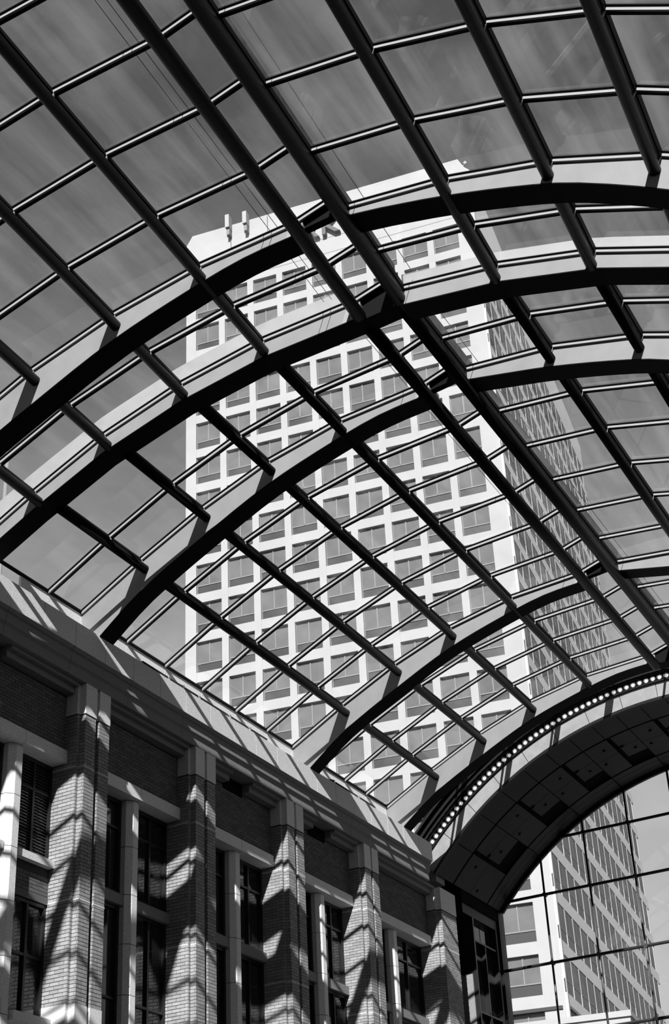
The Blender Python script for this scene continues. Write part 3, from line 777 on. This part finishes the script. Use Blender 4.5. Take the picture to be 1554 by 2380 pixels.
# ---------------------------------------------------------------- wires above the glass
for (lab, sec, u, z, v0, v1) in (('thin dark wire above the near roof, left of the ridge, outer one', 1, -4.94, 10.05, 5, 11.6), ('thin dark wire above the near roof, left of the ridge, inner one', 1, -5.03, 10.05, 5, 11.6), ('thin dark wire above the near roof, right of the ridge', 1, -4.0, 10.05, 5, 11.6),
                                 ('thin dark wire above the far roof, left of the ridge', 2, -5.55, 10.05, 12.1, 21.5), ('thin dark wire above the far roof, right of the ridge', 2, -4.65, 10.05, 12.1, 21.5)):
    P = SEC[sec]['P']; mb = MB(); mb.tube([P(u, v0, z), P(u, v1, z)], .0035 * UNIT, 5); tag(mb.build('wire', M['wire']), lab, 'wire', 'wires over the glass roof')

# ---------------------------------------------------------------- office tower
tw = thing('office_tower', 'pale high-rise tower with a grid of square windows, standing behind the glass roof', 'building', PT(-33, 101, 0))
FX0, FX1 = -46.46, -19.62
PITCHF, PITCHZ = 2.81, 3.46
colx = [-45.5 + PITCHF * i for i in range(9)]; WW, WH = 2.23, 2.63
rowz = [83.94 - PITCHZ * i for i in range(0, 24)]            # window sills
ZTOP = 93.7
mb = MB()
rec = .35
for i in range(10):
    a = FX0 if i == 0 else colx[i - 1] + WW
    b = colx[i] if i < 9 else FX1
    mb.box(PT, a, b, 100, 100 + rec + .1, -1, 86.57)
mb.build('wall_piers', M['tower'], tw)
mb = MB()
for i in range(len(rowz) + 1):
    z1 = rowz[i - 1] if i > 0 else None
    z0 = (rowz[i] + WH) if i < len(rowz) else -1
    if i == 0: continue
    mb.box(PT, FX0 + .01, FX1 - .01, 100.02, 100 + rec + .1, z0, z1)
mb.build('wall_bands', M['tower'], tw)
mb = MB(); mb.prism([(FX0, 86.57), (FX1, 86.57), (FX1, 92.6), (FX1 - .5, ZTOP), (FX0 + .6, ZTOP), (FX0, 92.69)], lambda f, z: PT(f, 100, z), lambda f, z: PT(f, 104, z)); mb.build('parapet', M['tower'], tw)
for z in (89.0, 87.3):
    mb = MB(); mb.box(PT, FX0 + .02, FX1 - .02, 99.985, 100.01, z, z + .05); mb.build('parapet_joint', M['tframe'], tw)
for z in (20.62,):
    mb = MB(); mb.box(PT, FX0 - .05, FX1 + .05, 99.9, 100.1, z, z + .22); mb.build('ledge', M['tspan'], tw)
mb = MB(); mb.box(PT, FX0 + .05, FX1 - .05, 100.46, 104, -1, 87); mb.build('core', M['black'], tw)
# chamfered corner
mb = MB(); mb.add([PT(FX1, 100, -1), PT(-19.18, 100.12, -1), PT(-19.18, 100.4, -1), PT(FX1, 100.4, -1), PT(FX1, 100, 92.6), PT(-19.18, 100.12, 92.2), PT(-19.18, 100.4, 92.2), PT(FX1, 100.4, 92.6)],
                  [(0, 1, 5, 4), (1, 2, 6, 5), (2, 3, 7, 6), (3, 0, 4, 7), (4, 5, 6, 7), (0, 3, 2, 1)]); mb.build('corner_pier', M['tower'], tw)
# front windows: one mesh set, copied
rotF = Matrix(((FD.x, -FD.y, 0), (FD.y, FD.x, 0), (0, 0, 1)))   # local x along FD, local y into the building
if (rotF @ Vector((0, 1, 0))).dot(SD) < 0: rotF = Matrix(((FD.x, FD.y, 0), (FD.y, -FD.x, 0), (0, 0, 1)))
def lmesh(name, boxes, mat):
    m = MB()
    for bx in boxes: m.box(lambda a, b, c: Vector((a * TU, b * TU, c * TU)), *bx)
    me = bpy.data.meshes.new(name); me.from_pydata(m.v, [], m.f); me.materials.append(mat); me.update(); return me
SPH = .80
wf = lmesh('window', [(0, .05, 0, .12, 0, WH), (WW - .05, WW, 0, .12, 0, WH), (1.02, 1.11, 0, .12, SPH, WH), (.05, WW - .05, 0, .12, SPH - .04, SPH + .05), (.05, WW - .05, 0, .12, WH - .05, WH)], M['tframe'])
wp1 = lmesh('pane', [(.05, 1.02, .06, .1, SPH + .05, WH - .05)], M['tpane']); wp2 = lmesh('pane', [(1.11, WW - .05, .06, .1, SPH + .05, WH - .05)], M['tpane'])
wsp = lmesh('window_spandrel', [(.05, WW - .05, .05, .1, 0, SPH - .04)], M['tspan'])
def child(me, name, parent):
    o = bpy.data.objects.new(name, me); COL.objects.link(o); o.parent = parent; return o
for r in rowz[:21]:
    for c in colx:
        o = inst(wf, 'window', rotF, PT(c, 100 + rec - .12, r), tw)
        child(wp1, 'pane', o); child(wp2, 'pane', o); child(wsp, 'spandrel_glass', o)
# side face
S0, S1, SPITCH = 100.3, 145.6, 2.61
NB = 17
mb = MB()
for i, r in enumerate(rowz):
    z0 = r + 2.53; z1 = rowz[i - 1] if i else 86.6
    mb.box(PT, -20.2, -19.2, S0, S1, z0, z1)
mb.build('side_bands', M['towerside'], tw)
mb = MB()
for j in range(NB + 1):
    s = 99.95 + SPITCH * j
    mb.box(PT, -19.7, -19.205, max(S0, s - .12), min(S1, s + .12), -1, 86.6)
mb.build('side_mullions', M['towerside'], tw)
mb = MB(); mb.box(PT, -21, -19.75, S0, S1 - .1, -1, 86.5); mb.build('side_core', M['black'], tw)
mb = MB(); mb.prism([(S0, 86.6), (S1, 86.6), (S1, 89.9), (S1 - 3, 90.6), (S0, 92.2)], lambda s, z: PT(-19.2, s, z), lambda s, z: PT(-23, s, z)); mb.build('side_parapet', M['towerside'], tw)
mb = MB(); mb.box(PT, -21, -19.1, S0, 108, 20.62, 20.82); mb.build('ledge', M['tspan'], tw)
rotS = Matrix(((SD.x, -SD.y, 0), (SD.y, SD.x, 0), (0, 0, 1)))
if (rotS @ Vector((0, 1, 0))).dot(FD) > 0: rotS = Matrix(((SD.x, SD.y, 0), (SD.y, -SD.x, 0), (0, 0, 1)))
SW = SPITCH - .24
sw = lmesh('side_window', [(SW / 2 - .05, SW / 2 + .05, .0, .1, .85, 2.53), (0, SW, 0, .1, .80, .90), (SW - .1, SW, 0, .1, .9, 2.53), (0, .06, 0, .1, 0, .8)], M['tspan'])
sp1 = lmesh('pane', [(0.0, SW / 2 - .05, .012, .03, .9, 2.53)], M['tsidepane']); sp2 = lmesh('pane', [(SW / 2 + .05, SW - .1, .012, .03, .9, 2.53)], M['tsidepane']); ssp = lmesh('spandrel_glass', [(.06, SW, .012, .03, 0, .80)], M['tsidepane'])
cnt = 0
order = [(r, j) for r in rowz[:20] for j in range(NB)]
order.sort(key=lambda q: q[1])
rest = MB()
for r, j in order:
    s = 99.95 + SPITCH * j + .12; x = s
    if s < S0 - .2: s = s
    pos = PT(-19.212, s, r)
    if cnt < 300:
        o = inst(sw, 'side_window', rotS, pos, tw); child(sp1, 'pane', o); child(sp2, 'pane', o); child(ssp, 'spandrel_glass', o); cnt += 1
    else:
        rest.box(PT, -19.30, -19.225, s, s + SW, r, r + 2.53)
if rest.v: o = rest.build('far_side_windows', M['tsidepane'], tw); o['kind'] = 'stuff'
# roof-edge floodlights and sign letters
for (x0, x1, zt, zb) in ((-42.22, -41.83, 94.38, 92.9), (-40.49, -40.1, 94.17, 92.8)):
    mb = MB(); mb.box(PT, x0, x1, 99.2, 99.9, zb, zt); fo = mb.build('floodlight', M['tower'], tw)
    mb = MB(); mb.box(PT, x0 + .08, x1 - .02, 99.4, 100, zb - .75, zb); mb.build('floodlight_bracket', M['tframe'], tw)
for x in (-41.95, -38.3):
    mb = MB(); mb.tube([PT(x, 99.9, 93.4 if x < -40 else 93.5), PT(x, 99.9, 90.6)], .03, 5); mb.build('cable', M['tframe'], tw)
mb = MB(); mb.tube([PT(-19.9, 101, 92.5), PT(-19.9, 101, 93.6), PT(-19.7, 101, 93.9)], .05, 6); mb.tube([PT(-19.75, 101, 93.8), PT(-19.55, 101, 93.95)], .22, 8); mb.build('roof_camera', M['tower'], tw)
for ch, x, w in (('R', -34.95, 1.55), ('K', -33.12, 1.7)):
    cu_ = bpy.data.curves.new('letter', 'FONT'); cu_.body = ch; cu_.extrude = .22; cu_.size = 2.62 * TU; cu_.offset = .05
    ob = bpy.data.objects.new('letter', cu_); COL.objects.link(ob)
    dg = bpy.context.evaluated_depsgraph_get(); me = bpy.data.meshes.new_from_object(ob.evaluated_get(dg)); bpy.data.objects.remove(ob)
    me.materials.clear(); me.materials.append(M['sign'])
    # stand the text upright: local x along FD, local y up
    out_n = rotF @ Vector((0, -1, 0))
    m3 = Matrix(((FD.x, 0, out_n.x), (FD.y, 0, out_n.y), (0, 1, 0)))
    inst(me, 'letter', m3, PT(x, 99.75, 89.2), tw)

# low annex in front of the tower
an = thing('annex_building', 'low white annex block at the foot of the tower, seen through the end wall', 'building', PT(-14, 75, 0))
mb = MB(); mb.box(PT, -18, -10.75, 70, 84, -1, 13.78); mb.build('wall', M['tower'], an)
mb = MB(); mb.box(PT, -18.05, -10.68, 69.9, 84, 13.78, 14.04); mb.build('parapet_cap', M['tower'], an)
mb = MB(); mb.box(PT, -17.9, -10.8, 70.3, 83.7, 14.04, 14.1); mb.build('roof', M['tframe'], an)

# lamp mast outside, left edge
mt = thing('light_mast', 'tall pale light mast with curved top outside the glass at the left edge', 'mast', (0, 0, 0))
q = Vector((-10.91, 43.40, 28.08))
mt.location = (q.x, q.y, 0)
mb = MB(); mb.tube([Vector((q.x, q.y, 0)), Vector((q.x, q.y, q.z + 1.2))], [.10, .07], 10); mb.build('pole', M['mast'], mt, True)
mb = MB(); mb.tube([Vector((q.x, q.y, q.z + 1.2)), Vector((q.x - .04, q.y, q.z + 1.6)), Vector((q.x - .25, q.y, q.z + 1.9)), Vector((q.x - .6, q.y, q.z + 2.0))], [.08, .06, .05, .05], 8); mb.build('arm', M['mast'], mt, True)
mb = MB(); mb.tube([Vector((q.x - .5, q.y, q.z + 2.0)), Vector((q.x - .95, q.y, q.z + 1.97))], [.09, .13], 8); mb.build('lamp_head', M['mast'], mt)
